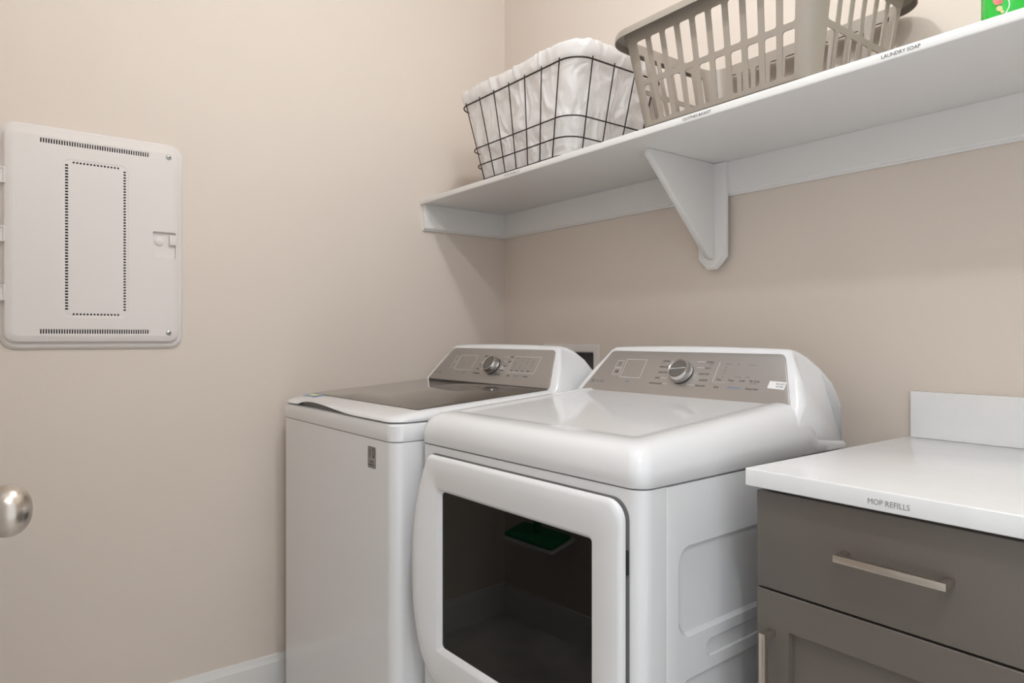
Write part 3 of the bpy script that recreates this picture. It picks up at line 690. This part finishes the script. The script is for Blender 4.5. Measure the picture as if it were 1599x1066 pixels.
# ------------------------------------------------------------------ plastic clothes basket
kb = tag(empty('laundry_basket', (1.30, -0.225, ZS)), 'taupe plastic laundry basket with slotted sides', 'basket')
HB = 0.228
def kdim(v):
    return 1.074 - 0.046 * v, 1.512 + 0.034 * v, -0.388 - 0.026 * v, -0.070 + 0.028 * v, 0.030 + 0.014 * v
def kpt(seg, u, v, off=0.0):
    """seg: 0 front,1 corner,2 right,3 corner,4 back,5 corner,6 left,7 corner; u 0..1 along, v height"""
    x0, x1, y0, y1, r = kdim(v); x0 -= off; x1 += off; y0 -= off; y1 += off; r += off
    z = ZS + 0.002 + HB * v
    if seg == 0: return (x0 + r + (x1 - x0 - 2 * r) * u, y0, z)
    if seg == 2: return (x1, y0 + r + (y1 - y0 - 2 * r) * u, z)
    if seg == 4: return (x1 - r - (x1 - x0 - 2 * r) * u, y1, z)
    if seg == 6: return (x0, y1 - r - (y1 - y0 - 2 * r) * u, z)
    cx, cy, a0 = {1: (x1 - r, y0 + r, 270), 3: (x1 - r, y1 - r, 0), 5: (x0 + r, y1 - r, 90), 7: (x0 + r, y0 + r, 180)}[seg]
    a = math.radians(a0 + 90 * u)
    return (cx + r * math.cos(a), cy + r * math.sin(a), z)
V = [0.0, 0.45, 0.905, 1.0]                       # bottom, mid rail, top rail, rim
body = MB()
def cell(seg, u0, u1, v0, v1, hu, hv0, hv1):
    """wall cell with a rounded opening"""
    cu = (u1 - u0); Ls = math.dist(kpt(seg, 0, 0.5), kpt(seg, 1, 0.5))
    rad = 0.005; ru = rad / Ls; rv = rad / HB
    a0, a1 = u0 + hu / Ls, u1 - hu / Ls; b0, b1 = v0 + hv0 / HB, v1 - hv1 / HB
    inner = []; outer = []
    for cu_, cv_, ang, ou, ov in ((a0 + ru, b0 + rv, 180, u0, v0), (a1 - ru, b0 + rv, 270, u1, v0), (a1 - ru, b1 - rv, 0, u1, v1), (a0 + ru, b1 - rv, 90, u0, v1)):
        for i in range(5):
            a = math.radians(ang + 22.5 * i)
            inner.append((cu_ + ru * math.cos(a), cv_ + rv * math.sin(a)))
            ps = {0: None}
            if ang in (180, 0):
                e0 = (ou, cv_); e1 = (cu_, ov)
            else:
                e0 = (cu_, ov); e1 = (ou, cv_)
            c = (ou, ov)
            w = i / 4
            p = (e0[0] + (c[0] - e0[0]) * w * 2, e0[1] + (c[1] - e0[1]) * w * 2) if w <= 0.5 else (c[0] + (e1[0] - c[0]) * (w * 2 - 1), c[1] + (e1[1] - c[1]) * (w * 2 - 1))
            outer.append(p)
    n = len(inner)
    for off_pair in (0,):
        vi = [kpt(seg, *p) for p in inner]; vo = [kpt(seg, *p) for p in outer]
        wi = [kpt(seg, *p, -0.0028) for p in inner]; wo = [kpt(seg, *p, -0.0028) for p in outer]
        fs = []
        for i in range(n):
            j = (i + 1) % n
            fs += [(i, j, n + j, n + i), (2 * n + i, 3 * n + i, 3 * n + j, 2 * n + j), (i, 2 * n + i, 2 * n + j, j)]
        body.add(vi + vo + wi + wo, fs)
def solid(seg, u0, u1, v0, v1, nu, nv=1):
    for i in range(nu):
        for j in range(nv):
            a, b_ = u0 + (u1 - u0) * i / nu, u0 + (u1 - u0) * (i + 1) / nu
            c, d = v0 + (v1 - v0) * j / nv, v0 + (v1 - v0) * (j + 1) / nv
            q = [(a, c), (b_, c), (b_, d), (a, d)]
            body.add([kpt(seg, *p) for p in q] + [kpt(seg, *p, -0.0028) for p in q], [(0, 1, 2, 3), (4, 7, 6, 5)])
for seg in (1, 3, 5, 7): solid(seg, 0, 1, 0, 1, 8, 4)
for seg, n in ((0, 10), (4, 10), (2, 6), (6, 6)):
    for k in range(n):
        cell(seg, k / n, (k + 1) / n, V[0], V[1], 0.0068, 0.010, 0.0065)
        cell(seg, k / n, (k + 1) / n, V[1], V[2], 0.0068, 0.0065, 0.004)
    solid(seg, 0, 1, V[2], V[3], n)
bo = body.build('basket_body', M_TAUPE, None, ang=40)
bm = bmesh.new(); bm.from_mesh(bo.data); bmesh.ops.remove_doubles(bm, verts=bm.verts, dist=1e-5); bmesh.ops.recalc_face_normals(bm, faces=bm.faces); bm.to_mesh(bo.data); bm.free()
bo.data.set_sharp_from_angle(angle=math.radians(40))
bo.parent = kb; bo.matrix_parent_inverse = Matrix.Translation(kb.location).inverted()
def kl(v, off, dz=0.0, lx=0.0):
    x0, x1, y0, y1, r = kdim(v); z = ZS + 0.002 + HB * v + dz
    out = []
    for x, y in rr(x0 - off, x1 + off, y0 - off, y1 + off, r + off, 10, 12):
        k = max(0.0, 1 - ((y - (y0 + y1) / 2) / 0.16) ** 2)
        if x < x0 + 0.001: x -= lx * k
        if x > x1 - 0.001: x += lx * k
        out.append((x, y, z))
    return out
part(MB().loft([kl(0.90, 0.0005), kl(0.985, 0.002), kl(1.0, 0.006, 0.004), kl(1.0, 0.012, 0.006), kl(1.0, 0.024, 0.004, 0.004), kl(1.0, 0.027, -0.002, 0.006), kl(1.0, 0.028, -0.014, 0.006), kl(1.0, 0.026, -0.014, 0.006), kl(1.0, 0.022, 0.0, 0.003), kl(1.0, 0.010, 0.002), kl(1.0, -0.003, 0.002), kl(0.90, -0.0028)], cap0=False, cap1=False, wrap=True), 'rim', M_TAUPE, kb, ang=40)
part(MB().loft([kl(0.0, -0.001, -0.0012), kl(0.0, -0.001, 0.003)]), 'basket_floor', M_TAUPE, kb)

# ------------------------------------------------------------------ laundry soap bottle
so = tag(empty('soap_bottle', (1.800, -0.255, ZS)), 'bright green laundry soap bottle at the right end of the shelf', 'bottle')
def bl(z, a, b_, r): return [(x, y, z) for x, y in rr(-a, a, -b_, b_, r, 8)]
MB().loft([bl(0.0008, 0.040, 0.024, 0.020), bl(0.004, 0.045, 0.029, 0.025), bl(0.02, 0.046, 0.030, 0.026), bl(0.15, 0.046, 0.030, 0.026), bl(0.19, 0.040, 0.027, 0.024), bl(0.215, 0.024, 0.020, 0.0195), bl(0.225, 0.016, 0.016, 0.0158), bl(0.235, 0.016, 0.016, 0.0158)]).build('bottle_body', M_GREENB, so, ang=50)
MB().lathe([(0.020, 0.2355), (0.020, 0.27), (0.018, 0.275), (0.0005, 0.276)], (0, 0, 0), (0, 0, 1), seg=28).build('cap', M_TEAL, so)
MB().loft([bl(0.03, 0.0462, 0.0303, 0.0262), bl(0.031, 0.0464, 0.0305, 0.0264), bl(0.085, 0.0464, 0.0305, 0.0264), bl(0.086, 0.0462, 0.0303, 0.0262)], cap0=False, cap1=False).build('label_band', M_GREENB, so)
sw = MB()
sw.tube([(-0.026 + 0.006 * math.sin(k * 0.5), -0.0306, 0.036 + 0.005 * k) for k in range(11)], 0.0009, sides=6)
sw.build('label_swoosh', M_PRINTW, so)
for x, z, r, m in ((-0.036, 0.060, 0.008, M_PINK), (-0.034, 0.046, 0.005, M_YEL), (-0.030, 0.040, 0.003, M_YEL)):
    yy = -0.0300 + 0.0016 * max(0, (-x - 0.028) / 0.01)
    MB().lathe([(r, 0), (r * 0.8, 0.001), (0.0004, 0.0012)], (x, yy, z), (0, -1, 0), seg=10).build('label_flower', m, so)
so.rotation_euler.z = math.radians(40)

# ------------------------------------------------------------------ flat mop hanging on the front wall
mp = tag(empty('flat_mop', (0.285, YF + 0.085, 0.385)), 'green flat mop with steel handle hanging on the front wall', 'mop')
Rm = Matrix.Rotation(math.radians(-12), 4, 'X')
MB().loft([bl_ for bl_ in ([(x, y, z) for x, y in rr(-a, a, -b_, b_, 0.012)] for a, b_, z in ((0.125, 0.052, 0.0), (0.13, 0.055, 0.004), (0.13, 0.055, 0.012), (0.118, 0.045, 0.020)))]).build('mop_head', M_GREENM, mp, tf=Rm)
MB().loft([bl_ for bl_ in ([(x, y, z) for x, y in rr(-a, a, -b_, b_, 0.012)] for a, b_, z in ((0.130, 0.058, -0.016), (0.141, 0.067, -0.007), (0.138, 0.064, -0.0005)))]).build('cleaning_pad', M_CLOTH, mp, tf=Rm)
MB().tube([(0, 0, 0.018), (0, 0, 0.05), (0, -0.005, 0.09)], 0.014, sides=14).build('swivel_joint', M_GREENM, mp)
MB().tube([(0, -0.005, 0.09), (0, -0.03, 1.08)], 0.011, sides=16).build('handle', M_STEEL, mp)
MB().tube([(0, -0.03, 1.08), (0, -0.033, 1.22)], 0.015, sides=16).build('grip', M_GREENM, mp)
hk = tag(MB().box(-0.03, 0.03, 0, 0.012, -0.03, 0.03).tube([(-0.02, 0.01, 0), (-0.02, 0.045, 0)], 0.005).tube([(0.02, 0.01, 0), (0.02, 0.045, 0)], 0.005).build('wall_hook', M_STEEL, bevel=0.001), 'small steel wall clip holding the flat mop', 'hook')
hk.location = (0.285, YF + 0.0005, 1.42)

# fine print is too small to pick apart letter by letter
for o in bpy.data.objects:
    if 'letter' in o.name: o['kind'] = 'stuff'
